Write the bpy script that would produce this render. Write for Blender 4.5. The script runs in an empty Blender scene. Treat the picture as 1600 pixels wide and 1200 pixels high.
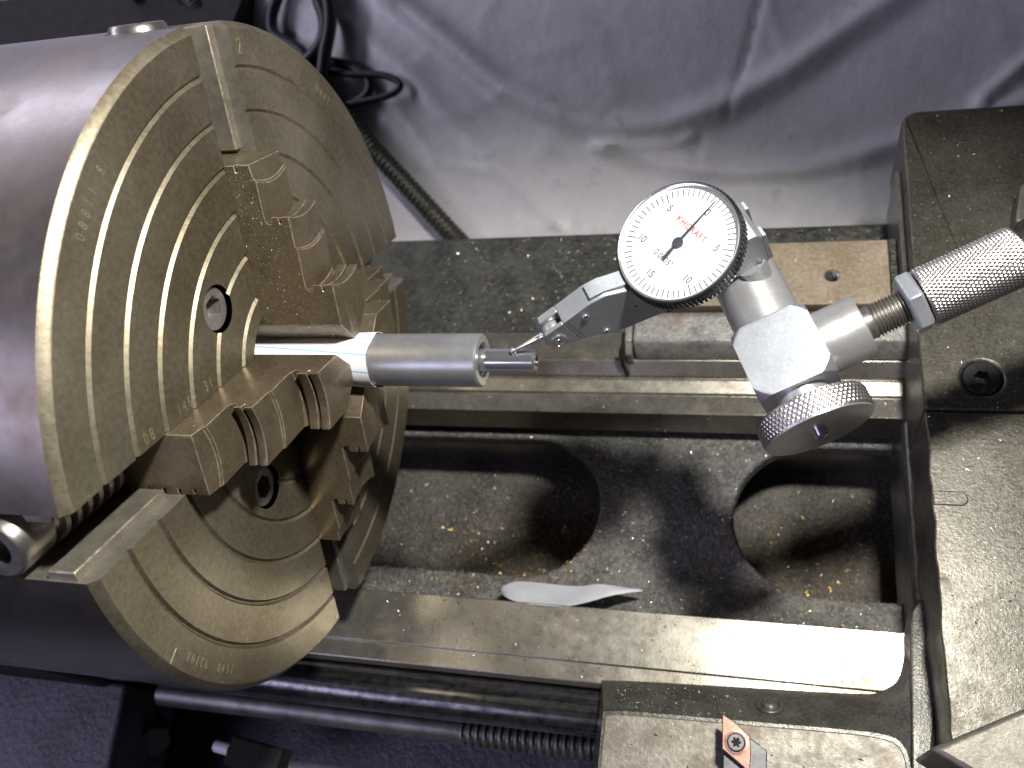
import bpy, bmesh, math, random
from mathutils import Vector, Matrix

S = 0.001                      # everything below is written in millimetres
random.seed(7)
scene = bpy.context.scene
COL = scene.collection
V = Vector
pi = math.pi

# ------------------------------------------------------------------ camera
cam_d = bpy.data.cameras.new('camera')
cam = bpy.data.objects.new('camera', cam_d)
COL.objects.link(cam)
RIGHT = V((0.9622, 0.1355, -0.2361)); UP = V((-0.0113, 0.8864, 0.4629)); FWD = V((-0.2720, 0.4427, -0.8544))
M = Matrix((RIGHT, UP, -FWD)).transposed().to_4x4()
M.translation = V((143.79, -121.38, 219.09)) * S
cam.matrix_world = M
cam_d.sensor_width = 36.0
cam_d.lens = 1380.8 / 1600 * 36
cam_d.clip_start = 0.005
cam_d.clip_end = 20
cam_d.dof.use_dof = True
cam_d.dof.focus_distance = 0.252
cam_d.dof.aperture_fstop = 17.0
scene.camera = cam

# ------------------------------------------------------------------ world and lamps
world = bpy.data.worlds.new('World')
scene.world = world
world.use_nodes = True
bg = world.node_tree.nodes['Background']
bg.inputs[0].default_value = (0.55, 0.52, 0.75, 1)
bg.inputs[1].default_value = 0.022


def lamp(name, kind, loc, target, power, color, **kw):
    d = bpy.data.lights.new(name, kind)
    d.energy = power
    d.color = color
    for k, v in kw.items():
        setattr(d, k, v)
    o = bpy.data.objects.new(name, d)
    COL.objects.link(o)
    o.location = V(loc) * S
    o.rotation_euler = (V(target) - V(loc)).to_track_quat('-Z', 'Y').to_euler()
    return o


lamp('work_lamp', 'SPOT', (222, 36, 330), (92, -80, -60), 11.2, (1.0, 0.98, 0.94),
     shadow_soft_size=0.017, spot_size=math.radians(80), spot_blend=0.5)
lamp('shop_window', 'AREA', (-560, -610, 560), (0, 0, -40), 4.2, (0.68, 0.66, 1.0), shape='RECTANGLE', size=0.8, size_y=0.35)
lamp('sheet_fill_light', 'AREA', (-700, 450, 450), (0, 270, -170), 5.4, (0.80, 0.78, 1.0), shape='RECTANGLE', size=1.2, size_y=0.12)  # unseen fill lamp added to light the backdrop sheet and its folds

scene.view_settings.view_transform = 'Standard'
scene.view_settings.look = 'None'
scene.view_settings.exposure = 0.0
scene.view_settings.gamma = 1.0
scene.view_settings.use_curve_mapping = False

# ------------------------------------------------------------------ materials


class NT:
    def __init__(self, name):
        self.m = bpy.data.materials.new(name)
        self.m.use_nodes = True
        self.t = self.m.node_tree
        self.t.nodes.clear()
        self.out = self.t.nodes.new('ShaderNodeOutputMaterial')
        self.co = self.t.nodes.new('ShaderNodeTexCoord')

    def n(self, typ, ins=None, **props):
        nd = self.t.nodes.new(typ)
        for k, v in props.items():
            setattr(nd, k, v)
        for k, v in (ins or {}).items():
            if isinstance(v, bpy.types.NodeSocket):
                self.t.links.new(v, nd.inputs[k])
            else:
                nd.inputs[k].default_value = v
        return nd

    def coords(self, scale=(1, 1, 1)):
        """object coordinates in millimetres, stretched"""
        mp = self.n('ShaderNodeMapping', {'Vector': self.co.outputs['Object'],
                                          'Scale': tuple(1000 * s for s in scale)})
        return mp.outputs[0]

    def noise(self, freq, detail=4, rough=0.6, stretch=(1, 1, 1)):
        return self.n('ShaderNodeTexNoise', {'Vector': self.coords(stretch), 'Scale': freq, 'Detail': detail,
                                             'Roughness': rough}).outputs[0]

    def ramp(self, fac, lo, hi, a=0.0, b=1.0):
        return self.n('ShaderNodeMapRange', {0: fac, 1: lo, 2: hi, 3: a, 4: b}).outputs[0]

    def mix(self, fac, a, b):
        nd = self.t.nodes.new('ShaderNodeMix')
        nd.data_type = 'RGBA'
        for i, v in ((0, fac), (6, a), (7, b)):
            if isinstance(v, bpy.types.NodeSocket):
                self.t.links.new(v, nd.inputs[i])
            else:
                nd.inputs[i].default_value = (*v, 1) if isinstance(v, tuple) and len(v) == 3 else v
        return nd.outputs[2]

    def math(self, op, a, b=0.0, c=0.0):
        return self.n('ShaderNodeMath', {0: a, 1: b, 2: c}, operation=op).outputs[0]


def surf(name, c1, c2, rough=0.4, rvar=0.15, metallic=1.0, big=0.05, fine=1.2, fine_amt=0.35, bump=0.04, bump_f=2.0,
         spots=None, spot_f=0.25, spot_lo=0.62, stretch=(1, 1, 1), aniso=0.0, radial=False, coat=0.0, scratch=0.0,
         scratch_stretch=(0.05, 1, 1), spec=0.5, tang=None):
    t = NT(name)
    a = t.noise(big, 3, 0.6)
    f = t.noise(fine, 3, 0.7, stretch)
    fac = t.math('ADD', t.ramp(a, 0.3, 0.7), t.math('MULTIPLY', t.math('SUBTRACT', f, 0.5), fine_amt * 3))
    fac = t.n('ShaderNodeClamp', {0: fac}).outputs[0]
    colr = t.mix(fac, c1, c2)
    r = t.math('ADD', rough - rvar / 2, t.math('MULTIPLY', t.noise(fine * 0.35, 3, 0.65, stretch), rvar))
    if spots:
        s = t.ramp(t.noise(spot_f, 4, 0.7), spot_lo - 0.06, spot_lo + 0.16)
        colr = t.mix(s, colr, spots)
        r = t.math('ADD', r, t.math('MULTIPLY', s, 0.2))
    h = t.noise(bump_f, 3, 0.65, stretch)
    if scratch:
        sc = t.noise(3.0, 2, 0.6, scratch_stretch)
        h = t.math('ADD', h, t.math('MULTIPLY', sc, scratch))
    b = t.n('ShaderNodeBump', {'Strength': 1.0, 'Distance': bump * S, 'Height': h})
    ins = {'Base Color': colr, 'Metallic': metallic, 'Roughness': r, 'Normal': b.outputs[0], 'Coat Weight': coat,
           'Coat Roughness': 0.15, 'Anisotropic': aniso, 'Specular IOR Level': spec}
    p = t.n('ShaderNodeBsdfPrincipled', ins)
    if radial:                                    # lathe-turned face: grooves run round the chuck axis
        x = t.n('ShaderNodeSeparateXYZ', {0: t.co.outputs['Object']})
        tg = t.n('ShaderNodeCombineXYZ', {0: 0.0, 1: t.math('MULTIPLY', x.outputs[2], -1.0), 2: x.outputs[1]})
        t.t.links.new(tg.outputs[0], p.inputs['Tangent'])
    elif tang:
        tg = t.n('ShaderNodeCombineXYZ', {0: tang[0], 1: tang[1], 2: tang[2]})
        t.t.links.new(tg.outputs[0], p.inputs['Tangent'])
    t.t.links.new(p.outputs[0], t.out.inputs[0])
    return t.m


MT = {}
MT['face'] = surf('turned_chuck_face', (0.145, 0.117, 0.072), (0.27, 0.235, 0.168), 0.40, 0.2, 0.7, 0.025, 0.6, 0.6, 0.04, 0.9,
                  aniso=0.6, radial=True)
MT['groove'] = surf('bright_groove', (0.30, 0.268, 0.205), (0.45, 0.415, 0.335), 0.36, 0.2, 0.7, 0.1, 1.0, 0.8, 0.05, 1.2)
MT['body'] = surf('chuck_body_steel', (0.15, 0.128, 0.11), (0.215, 0.195, 0.178), 0.29, 0.12, 0.8, 0.03, 0.5, 0.35, 0.006, 0.5,
                  spots=(0.15, 0.10, 0.06), spot_f=0.02, spot_lo=0.55, aniso=0.4, radial=True)
MT['jaw'] = surf('jaw_steel', (0.150, 0.115, 0.072), (0.26, 0.212, 0.148), 0.36, 0.2, 0.65, 0.06, 0.8, 0.6, 0.03, 1.0,
                 spots=(0.19, 0.13, 0.07), spot_f=0.03, spot_lo=0.58)
MT['slot'] = surf('slot_steel', (0.22, 0.20, 0.16), (0.34, 0.31, 0.26), 0.48, 0.25, 0.7, 0.15, 1.8, 0.6, 0.05, 2.2)
MT['ways'] = surf('ground_way_steel', (0.205, 0.186, 0.147), (0.305, 0.285, 0.24), 0.29, 0.2, 0.75, 0.05, 0.7, 0.5, 0.03, 0.9,
                  spots=(0.22, 0.18, 0.125), spot_f=0.04, spot_lo=0.6, scratch=0.4, aniso=0.3, tang=(1, 0, 0))
MT['cast'] = surf('oily_cast_iron', (0.042, 0.043, 0.038), (0.085, 0.085, 0.075), 0.5, 0.3, 0.15, 0.12, 0.9, 0.7, 0.35, 0.9, spec=0.6)
MT['web'] = surf('dusty_web_casting', (0.072, 0.070, 0.063), (0.185, 0.179, 0.162), 0.6, 0.2, 0.25, 0.06, 0.55, 1.1, 1.1, 0.55)
MT['pan'] = surf('chip_strewn_floor', (0.05, 0.046, 0.04), (0.15, 0.138, 0.115), 0.6, 0.2, 0.2, 0.05, 0.5, 1.0, 1.4, 0.5)
MT['shelf'] = surf('dark_green_shelf', (0.015, 0.0155, 0.010), (0.062, 0.062, 0.044), 0.5, 0.3, 0.1, 0.06, 0.33, 1.1, 1.4, 0.36, spec=0.6)
MT['saddle'] = surf('oily_saddle_iron', (0.058, 0.052, 0.038), (0.125, 0.115, 0.09), 0.36, 0.3, 0.5, 0.035, 0.8, 1.0, 0.10, 1.1,
                    spots=(0.045, 0.036, 0.024), spot_f=0.06, spot_lo=0.62)
MT['saddle_dark'] = surf('dark_saddle_iron', (0.075, 0.072, 0.060), (0.16, 0.153, 0.130), 0.33, 0.3, 0.5, 0.08, 0.8, 0.9, 0.12, 1.2)
MT['wing'] = surf('scraped_wing_top', (0.175, 0.155, 0.122), (0.29, 0.265, 0.22), 0.45, 0.25, 0.45, 0.05, 0.55, 0.9, 0.12, 0.8,
                  spots=(0.165, 0.13, 0.09), spot_f=0.04, spot_lo=0.58)
MT['tan'] = surf('rust_tan_plate', (0.21, 0.16, 0.10), (0.33, 0.275, 0.195), 0.55, 0.2, 0.3, 0.05, 0.6, 0.9, 0.2, 0.7,
                 spots=(0.19, 0.13, 0.075), spot_f=0.08, spot_lo=0.6)
MT['grey_bar'] = surf('stained_grey_bar', (0.13, 0.13, 0.115), (0.30, 0.29, 0.265), 0.45, 0.3, 0.4, 0.05, 0.5, 0.8, 0.25, 0.6,
                      spots=(0.15, 0.09, 0.07), spot_f=0.04, spot_lo=0.6)
MT['satin'] = surf('satin_chrome', (0.36, 0.38, 0.40), (0.465, 0.49, 0.515), 0.42, 0.08, 0.7, 0.05, 0.9, 0.6, 0.02, 1.2)
MT['satin_dirty'] = surf('satin_chrome_oiled', (0.50, 0.49, 0.47), (0.64, 0.64, 0.64), 0.32, 0.16, 0.7, 0.06, 0.9, 0.4, 0.01, 2,
                         spots=(0.27, 0.21, 0.13), spot_f=0.11, spot_lo=0.68)
MT['knurl'] = surf('knurled_steel', (0.56, 0.52, 0.49), (0.68, 0.64, 0.61), 0.30, 0.12, 0.95, 0.1, 1.5, 0.3, 0.005, 2)
MT['bright'] = surf('bright_steel', (0.66, 0.66, 0.67), (0.80, 0.80, 0.81), 0.17, 0.1, 0.9, 0.1, 1.0, 0.3, 0.004, 2, scratch=0.3)
MT['bar'] = surf('drawn_bar_steel', (0.38, 0.38, 0.385), (0.50, 0.50, 0.50), 0.33, 0.14, 0.7, 0.06, 0.9, 0.45, 0.008, 1.4,
                 scratch=0.6, scratch_stretch=(0.5, 1, 1))
MT['thread'] = surf('dark_thread_steel', (0.28, 0.26, 0.23), (0.42, 0.40, 0.37), 0.35, 0.15, 0.9, 0.1, 1.5, 0.4, 0.01, 2)
MT['blackox'] = surf('black_oxide', (0.016, 0.016, 0.016), (0.035, 0.034, 0.032), 0.38, 0.2, 0.4, 0.1, 1.5, 0.5, 0.02, 2)
MT['bezel'] = surf('black_bezel', (0.028, 0.028, 0.029), (0.075, 0.075, 0.077), 0.30, 0.1, 0.6, 0.1, 0.9, 0.5, 0.006, 2)
MT['socket'] = surf('socket_screw_steel', (0.30, 0.275, 0.25), (0.44, 0.41, 0.38), 0.33, 0.2, 0.7, 0.2, 1.0, 0.6, 0.02, 2)
MT['rail'] = surf('oiled_black_rail', (0.045, 0.045, 0.047), (0.15, 0.147, 0.142), 0.22, 0.14, 0.85, 0.3, 0.9, 0.9, 0.03, 0.9,
                  stretch=(0.03, 1, 1))
MT['leadscrew'] = surf('leadscrew_steel', (0.13, 0.125, 0.12), (0.24, 0.23, 0.21), 0.45, 0.2, 0.8, 0.1, 1.0, 0.4, 0.03, 1.5)
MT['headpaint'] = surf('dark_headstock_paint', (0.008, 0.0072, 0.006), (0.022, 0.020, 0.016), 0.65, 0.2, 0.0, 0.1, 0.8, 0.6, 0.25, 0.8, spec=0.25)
MT['panel'] = surf('blue_grey_paint', (0.07, 0.07, 0.085), (0.13, 0.13, 0.15), 0.42, 0.2, 0.0, 0.05, 0.35, 0.7, 0.8, 0.4)
MT['blackrub'] = surf('black_cable_rubber', (0.008, 0.008, 0.009), (0.018, 0.018, 0.02), 0.42, 0.15, 0.0, 0.2, 1.5, 0.4, 0.03, 2)
MT['conduit'] = surf('olive_conduit', (0.028, 0.027, 0.016), (0.055, 0.052, 0.032), 0.42, 0.15, 0.1, 0.2, 1.5, 0.4, 0.03, 2)
MT['carbide'] = surf('copper_carbide', (0.30, 0.165, 0.115), (0.40, 0.245, 0.18), 0.38, 0.12, 0.5, 0.3, 1.0, 0.5, 0.01, 3)
MT['tool'] = surf('grey_tool_steel', (0.10, 0.10, 0.10), (0.16, 0.158, 0.155), 0.42, 0.15, 0.6, 0.1, 0.9, 0.6, 0.02, 2)
MT['red'] = surf('red_wire', (0.13, 0.02, 0.02), (0.18, 0.03, 0.03), 0.5, 0.1, 0.0)
MT['whiteplastic'] = surf('white_plastic_tip', (0.72, 0.72, 0.72), (0.8, 0.8, 0.8), 0.4, 0.1, 0.0)
MT['plastic_sheet'] = surf('grey_plastic_sheet', (0.54, 0.52, 0.52), (0.70, 0.68, 0.675), 0.47, 0.3, 0.0, 0.012, 0.16, 0.28, 0.5, 0.12,
                           spots=(0.36, 0.34, 0.33), spot_f=0.06, spot_lo=0.66, spec=0.5)
MT['scrap'] = surf('torn_paper', (0.56, 0.57, 0.60), (0.64, 0.65, 0.68), 0.9, 0.1, 0.0, 0.1, 1.0, 0.2, 0.05, 1.0)
MT['dial_white'] = surf('dial_white_enamel', (0.78, 0.79, 0.80), (0.80, 0.81, 0.82), 0.5, 0.05, 0.0)
MT['ink'] = surf('grey_black_ink', (0.03, 0.03, 0.04), (0.05, 0.05, 0.06), 0.6, 0.1, 0.0)
MT['redink'] = surf('red_ink', (0.55, 0.06, 0.03), (0.6, 0.08, 0.04), 0.6, 0.1, 0.0)
MT['needle'] = surf('grey_needle', (0.06, 0.065, 0.08), (0.08, 0.085, 0.1), 0.4, 0.1, 0.3)
MT['silver_chip_and_glint'] = surf('silver_swarf_and_glints', (0.50, 0.48, 0.45), (0.70, 0.68, 0.65), 0.30, 0.1, 0.55)
MT['brass_chip'] = surf('golden_swarf', (0.50, 0.32, 0.10), (0.68, 0.46, 0.17), 0.30, 0.1, 0.55)
MT['dark_chip'] = surf('dark_grit', (0.03, 0.027, 0.022), (0.07, 0.06, 0.05), 0.5, 0.2, 0.3)
MT['compound'] = surf('compound_slide_steel', (0.125, 0.112, 0.09), (0.20, 0.182, 0.15), 0.45, 0.2, 0.55, 0.08, 0.6, 0.8, 0.06, 1.0,
                      spots=(0.15, 0.115, 0.08), spot_f=0.08, spot_lo=0.6)


def paper_mat():
    t = NT('lined_paper')
    x = t.n('ShaderNodeSeparateXYZ', {0: t.coords()})
    a = t.math('MULTIPLY', t.math('ARCTAN2', x.outputs[1], x.outputs[2]), 8.3)
    a = t.math('ADD', a, t.math('MULTIPLY', x.outputs[0], 0.075))
    a = t.math('ADD', a, 103.4)
    fr = t.math('FRACT', t.math('DIVIDE', a, 5.4))
    ln = t.math('LESS_THAN', fr, 0.085)
    c = t.mix(ln, (0.84, 0.85, 0.87), (0.30, 0.52, 0.68))
    p = t.n('ShaderNodeBsdfPrincipled', {'Base Color': c, 'Roughness': 0.85})
    t.t.links.new(p.outputs[0], t.out.inputs[0])
    return t.m


def glass_mat():
    t = NT('clear_lens')
    g = t.n('ShaderNodeBsdfGlossy', {'Roughness': 0.03})
    tr = t.n('ShaderNodeBsdfTransparent')
    fr = t.n('ShaderNodeFresnel', {'IOR': 1.49})
    mx = t.n('ShaderNodeMixShader', {0: fr.outputs[0], 1: tr.outputs[0], 2: g.outputs[0]})
    t.t.links.new(mx.outputs[0], t.out.inputs[0])
    return t.m


MT['stamp'] = surf('stamped_edge', (0.29, 0.24, 0.15), (0.40, 0.34, 0.23), 0.4, 0.2, 0.6, 0.1, 1.0, 0.6, 0.02, 1)
MT['worn'] = surf('worn_bright_edge', (0.25, 0.20, 0.13), (0.50, 0.43, 0.31), 0.36, 0.2, 0.6, 0.2, 0.5, 1.2, 0.02, 1)
MT['paper'] = paper_mat()
MT['glass'] = glass_mat()

# ------------------------------------------------------------------ helpers


def tag(o, label=None, cat=None, group=None, kind=None):
    if label: o['label'] = label
    if cat: o['category'] = cat
    if group: o['group'] = group
    if kind: o['kind'] = kind
    return o


def thing(name, label, cat, loc=(0, 0, 0), group=None):
    o = bpy.data.objects.new(name, None)
    o.empty_display_size = 0.01
    COL.objects.link(o)
    o.location = V(loc) * S
    o['org'] = [float(c) for c in loc]
    return tag(o, label, cat, group)


def root_org(o):
    while o is not None:
        if 'org' in o:
            return V(o['org'])
        o = o.parent
    return V((0, 0, 0))


def finish(me, smooth=True, angle=32):
    if smooth:
        me.polygons.foreach_set('use_smooth', [True] * len(me.polygons))
        me.set_sharp_from_angle(angle=math.radians(angle))
    me.update()


def mk(name, verts, faces, mat, parent=None, smooth=True, angle=32, org=None):
    """one mesh object from millimetre world coordinates"""
    o0 = V(org) if org is not None else (root_org(parent) if parent is not None else None)
    if o0 is None:
        xs = [v[0] for v in verts]; ys = [v[1] for v in verts]; zs = [v[2] for v in verts]
        o0 = V(((min(xs) + max(xs)) / 2, (min(ys) + max(ys)) / 2, min(zs)))
    me = bpy.data.meshes.new(name)
    me.from_pydata([((V(v) - o0) * S)[:] for v in verts], [], faces)
    bm = bmesh.new(); bm.from_mesh(me)
    bmesh.ops.recalc_face_normals(bm, faces=bm.faces)
    bm.to_mesh(me); bm.free()
    finish(me, smooth, angle)
    o = bpy.data.objects.new(name, me)
    COL.objects.link(o)
    me.materials.append(MT[mat] if isinstance(mat, str) else mat)
    if parent is not None:
        o.parent = parent
    else:
        o.location = o0 * S
        o['org'] = [float(c) for c in o0]
    return o


class G:
    """geometry collector in millimetres"""
    def __init__(self):
        self.v = []; self.f = []

    def add(self, vs, fs):
        b = len(self.v)
        self.v += [tuple(p) for p in vs]
        self.f += [tuple(b + i for i in f) for f in fs]
        return self

    def build(self, name, mat, parent=None, **kw):
        return mk(name, self.v, self.f, mat, parent, **kw)


I3 = (V((1, 0, 0)), V((0, 1, 0)), V((0, 0, 1)))


def box(c, d, axes=I3):
    c = V(c)
    vs = []
    for k in (-1, 1):
        for j in (-1, 1):
            for i in (-1, 1):
                vs.append(c + axes[0] * (i * d[0] / 2) + axes[1] * (j * d[1] / 2) + axes[2] * (k * d[2] / 2))
    return vs, [(0, 2, 3, 1), (4, 5, 7, 6), (0, 1, 5, 4), (2, 6, 7, 3), (0, 4, 6, 2), (1, 3, 7, 5)]


def box2(a, b):
    return box([(a[i] + b[i]) / 2 for i in range(3)], [abs(b[i] - a[i]) for i in range(3)])


def lathe(prof, o, axis, seg=64, ref=None, closed=False):
    """profile [(r,h)] round axis from o"""
    o = V(o); axis = V(axis).normalized()
    ref = V(ref) if ref is not None else (V((0, 0, 1)) if abs(axis.z) < 0.9 else V((1, 0, 0)))
    e1 = (ref - axis * ref.dot(axis)).normalized(); e2 = axis.cross(e1)
    vs, fs = [], []
    for r, h in prof:
        for k in range(seg):
            a = 2 * pi * k / seg
            vs.append(o + axis * h + (e1 * math.cos(a) + e2 * math.sin(a)) * max(r, 1e-4))
    n = len(prof)
    for i in range(n - 1 + (1 if closed else 0)):
        j = (i + 1) % n
        for k in range(seg):
            k2 = (k + 1) % seg
            fs.append((i * seg + k, i * seg + k2, j * seg + k2, j * seg + k))
    if not closed:
        fs.append(tuple(range(seg)))
        fs.append(tuple((n - 1) * seg + k for k in range(seg)))
    return vs, fs


def prism(poly, o, ex, ey, ez, d0, d1):
    """polygon (a,b) in ex,ey extruded along ez between d0 and d1"""
    o, ex, ey, ez = V(o), V(ex), V(ey), V(ez)
    n = len(poly)
    vs = [o + ex * a + ey * b + ez * d0 for a, b in poly] + [o + ex * a + ey * b + ez * d1 for a, b in poly]
    fs = [tuple(range(n)), tuple(range(2 * n - 1, n - 1, -1))]
    fs += [(i, (i + 1) % n, n + (i + 1) % n, n + i) for i in range(n)]
    return vs, fs


def spline(pts, n=10):
    P = [V(p) for p in pts]
    P = [P[0] * 2 - P[1]] + P + [P[-1] * 2 - P[-2]]
    out = []
    for i in range(1, len(P) - 2):
        for k in range(n):
            t = k / n
            a, b, c, d = P[i - 1], P[i], P[i + 1], P[i + 2]
            out.append(0.5 * ((2 * b) + (c - a) * t + (2 * a - 5 * b + 4 * c - d) * t * t + (3 * b - a - 3 * c + d) * t ** 3))
    out.append(P[-2])
    return out


def tube(path, r, seg=14, ripple=None):
    vs, fs = [], []
    t0 = (path[1] - path[0]).normalized()
    e1 = t0.orthogonal().normalized()
    for i, p in enumerate(path):
        t = (path[min(i + 1, len(path) - 1)] - path[max(i - 1, 0)]).normalized()
        e1 = (e1 - t * e1.dot(t)).normalized(); e2 = t.cross(e1)
        rr = r(i) if callable(r) else r
        for k in range(seg):
            a = 2 * pi * k / seg
            vs.append(p + (e1 * math.cos(a) + e2 * math.sin(a)) * rr)
    for i in range(len(path) - 1):
        for k in range(seg):
            k2 = (k + 1) % seg
            fs.append((i * seg + k, i * seg + k2, (i + 1) * seg + k2, (i + 1) * seg + k))
    fs.append(tuple(range(seg))); fs.append(tuple((len(path) - 1) * seg + k for k in range(seg)))
    return vs, fs


def bevel(o, w, seg=2, angle=30, edge=None):
    m = o.modifiers.new('bevel', 'BEVEL')
    m.width = w * S; m.segments = seg; m.limit_method = 'ANGLE'; m.angle_limit = math.radians(angle)
    if edge:
        o.data.materials.append(MT[edge]); m.material = len(o.data.materials) - 1
    return o


def bake(o):
    dg = bpy.context.evaluated_depsgraph_get()
    dg.update()
    me = bpy.data.meshes.new_from_object(o.evaluated_get(dg))
    old = o.data
    o.modifiers.clear()
    o.data = me
    bpy.data.meshes.remove(old)
    return o


def cut(o, cutters):
    """boolean difference with (verts, faces) in world mm, baked"""
    tmp = []
    for vs, fs in cutters:
        c = mk('cutter', vs, fs, 'slot', None, smooth=False, org=(0, 0, 0))
        tmp.append(c)
        m = o.modifiers.new('cut', 'BOOLEAN')
        m.operation = 'DIFFERENCE'; m.solver = 'EXACT'; m.object = c
    bake(o)
    for c in tmp:
        me = c.data
        bpy.data.objects.remove(c); bpy.data.meshes.remove(me)
    finish(o.data)
    return o


def text(name, body, size, o, ex, ey, mat, parent, ext=0.05, narrow=1.0, spacing=1.0, bold=0.0):
    cu = bpy.data.curves.new('txt', 'FONT')
    cu.body = body; cu.size = 1.0; cu.align_x = 'CENTER'; cu.align_y = 'CENTER'; cu.extrude = 0.0
    cu.space_character = spacing
    cu.offset = bold
    ob = bpy.data.objects.new('txt', cu)
    COL.objects.link(ob)
    dg = bpy.context.evaluated_depsgraph_get(); dg.update()
    me = bpy.data.meshes.new_from_object(ob.evaluated_get(dg))
    bpy.data.objects.remove(ob); bpy.data.curves.remove(cu)
    ex = V(ex).normalized(); ey = V(ey).normalized(); ez = ex.cross(ey)
    bm = bmesh.new(); bm.from_mesh(me)
    geo = bmesh.ops.extrude_face_region(bm, geom=bm.faces[:])
    for v in geo['geom']:
        if isinstance(v, bmesh.types.BMVert):
            v.co.z += ext / size
    vs = [V(o) + ex * (v.co.x * size * narrow) + ey * (v.co.y * size) + ez * (v.co.z * size) for v in bm.verts]
    bm.verts.index_update()
    fs = [tuple(v.index for v in f.verts) for f in bm.faces]
    bm.free(); bpy.data.meshes.remove(me)
    return mk(name, vs, fs, mat, parent, smooth=False)


def knurled(o, axis, R, h0, h1, n_around, depth, rows, sub=6, cap=True, edge=0.6):
    """diamond knurl: two crossing families of ridges"""
    axis = V(axis).normalized(); o = V(o)
    e1 = axis.orthogonal().normalized(); e2 = axis.cross(e1)
    seg = n_around * sub
    vs, fs = [], []
    nr = rows * sub // 2
    for i in range(nr + 1):
        h = h0 + (h1 - h0) * i / nr
        w = min(1.0, min(h - h0, h1 - h) / edge)
        for k in range(seg):
            a = 2 * pi * k / seg
            u = k / sub; vv = i / sub
            p = abs(((u + vv) % 1.0) * 2 - 1); q_ = abs(((u - vv) % 1.0) * 2 - 1)
            d = max(1 - p, 1 - q_)            # grooves where either family dips
            r = R - depth * (d ** 1.4) * w - (1 - w) * depth * 0.8
            vs.append(o + axis * h + (e1 * math.cos(a) + e2 * math.sin(a)) * r)
    for i in range(nr):
        for k in range(seg):
            k2 = (k + 1) % seg
            fs.append((i * seg + k, i * seg + k2, (i + 1) * seg + k2, (i + 1) * seg + k))
    if cap:
        fs.append(tuple(range(seg))); fs.append(tuple(nr * seg + k for k in range(seg)))
    return vs, fs


def hexpoly(af):
    r = af / 2 / math.cos(pi / 6)
    return [(r * math.cos(pi / 3 * k), r * math.sin(pi / 3 * k)) for k in range(6)]


def socket_bolt(name, parent_or_none, o, axis, R, hexaf, head_h, mat, depth=None, label=None):
    """cap-screw head: rounded rim, real hexagon recess"""
    axis = V(axis).normalized()
    depth = depth or head_h * 0.6
    e1 = axis.orthogonal().normalized(); e2 = axis.cross(e1)
    hp = hexpoly(hexaf)
    g = G()
    seg = 48
    rings = [(R, -head_h), (R, -0.12 * R), (R * 0.93, 0)]
    vs = []
    for r, h in rings:
        for k in range(seg):
            a = 2 * pi * k / seg
            vs.append(V(o) + axis * h + (e1 * math.cos(a) + e2 * math.sin(a)) * r)
    fs = []
    for i in range(2):
        for k in range(seg):
            k2 = (k + 1) % seg
            fs.append((i * seg + k, i * seg + k2, (i + 1) * seg + k2, (i + 1) * seg + k))
    b = len(vs)

    def hexpt(a):
        k = int(a / (pi / 3)) % 6
        ap = hexaf / 2
        r = ap / math.cos((a % (pi / 3)) - pi / 6)
        return r
    for hh in (0.0, -depth):
        for k in range(seg):
            a = 2 * pi * k / seg
            vs.append(V(o) + axis * hh + (e1 * math.cos(a) + e2 * math.sin(a)) * hexpt(a))
    for k in range(seg):
        k2 = (k + 1) % seg
        fs.append((2 * seg + k, 2 * seg + k2, b + k2, b + k))
        fs.append((b + k, b + k2, b + seg + k2, b + seg + k))
    fs.append(tuple(b + seg + k for k in range(seg)))
    ob = mk(name, vs, fs, mat, parent_or_none, angle=28)
    if label:
        ob['label'] = label
    return ob


# ================================================================== SETTING
# ---- plastic sheet that hangs behind the lathe
P0 = V((0, 140, -230)); EV = V((0, 0.9063, 0.4226)); EN = V((0, -0.4226, 0.9063))
FOLDS = [  # (polyline in sheet u,v), height, width, kind
    ([(-94.8, 222.8), (-54.1, 187.4), (-15.1, 153.4), (17.9, 135.0), (49.7, 121.9), (87.7, 121.7), (120.6, 130.4), (155.8, 147.4),
      (189.7, 170.0), (219.3, 188.6), (300, 240)], 6.0, 8.0, 'sag'),
    ([(-150, 290), (-94.8, 222.8)], 5.0, 8.0, 'sag'),
    ([(145, 230), (140.5, 197.2), (132.7, 164.3), (122.4, 131.4)], -2.4, 1.8, 'line'),
    ([(45.9, 116.7), (72.8, 115.0), (95.2, 116.6), (104.4, 120.6)], 4.0, 2.6, 'line'),
    ([(57.6, 110.9), (88.1, 100.4), (128.2, 93.7), (166.6, 93.5), (213.2, 103.5), (300, 130)], 3.5, 6.0, 'sag'),
    ([(106.1, 128.8), (105.7, 102.4)], -1.6, 1.6, 'line'),
    ([(-88.4, 159.2), (-56.4, 115.6), (-22.3, 105.6)], 1.5, 2.2, 'line'),
    ([(-120, 205), (-75.3, 166.4), (-30.9, 118.2), (19.3, 71.9)], 2.2, 6.0, 'sag'),
    ([(257.5, 128.5), (275.9, 144.4), (320, 180)], 4.0, 4.0, 'sag'),
]


def seg_dist(u, v, pl):
    best = (1e9, 0)
    for (a, b), (c, d) in zip(pl, pl[1:]):
        dx, dy = c - a, d - b
        L = dx * dx + dy * dy
        t = max(0.0, min(1.0, ((u - a) * dx + (v - b) * dy) / L))
        px, py = a + dx * t - u, b + dy * t - v
        dd = math.hypot(px, py)
        if dd < best[0]:
            s = dx * (v - b) - dy * (u - a)
            best = (dd, 1 if s > 0 else -1)
    return best


from mathutils import noise as mnoise


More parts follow.
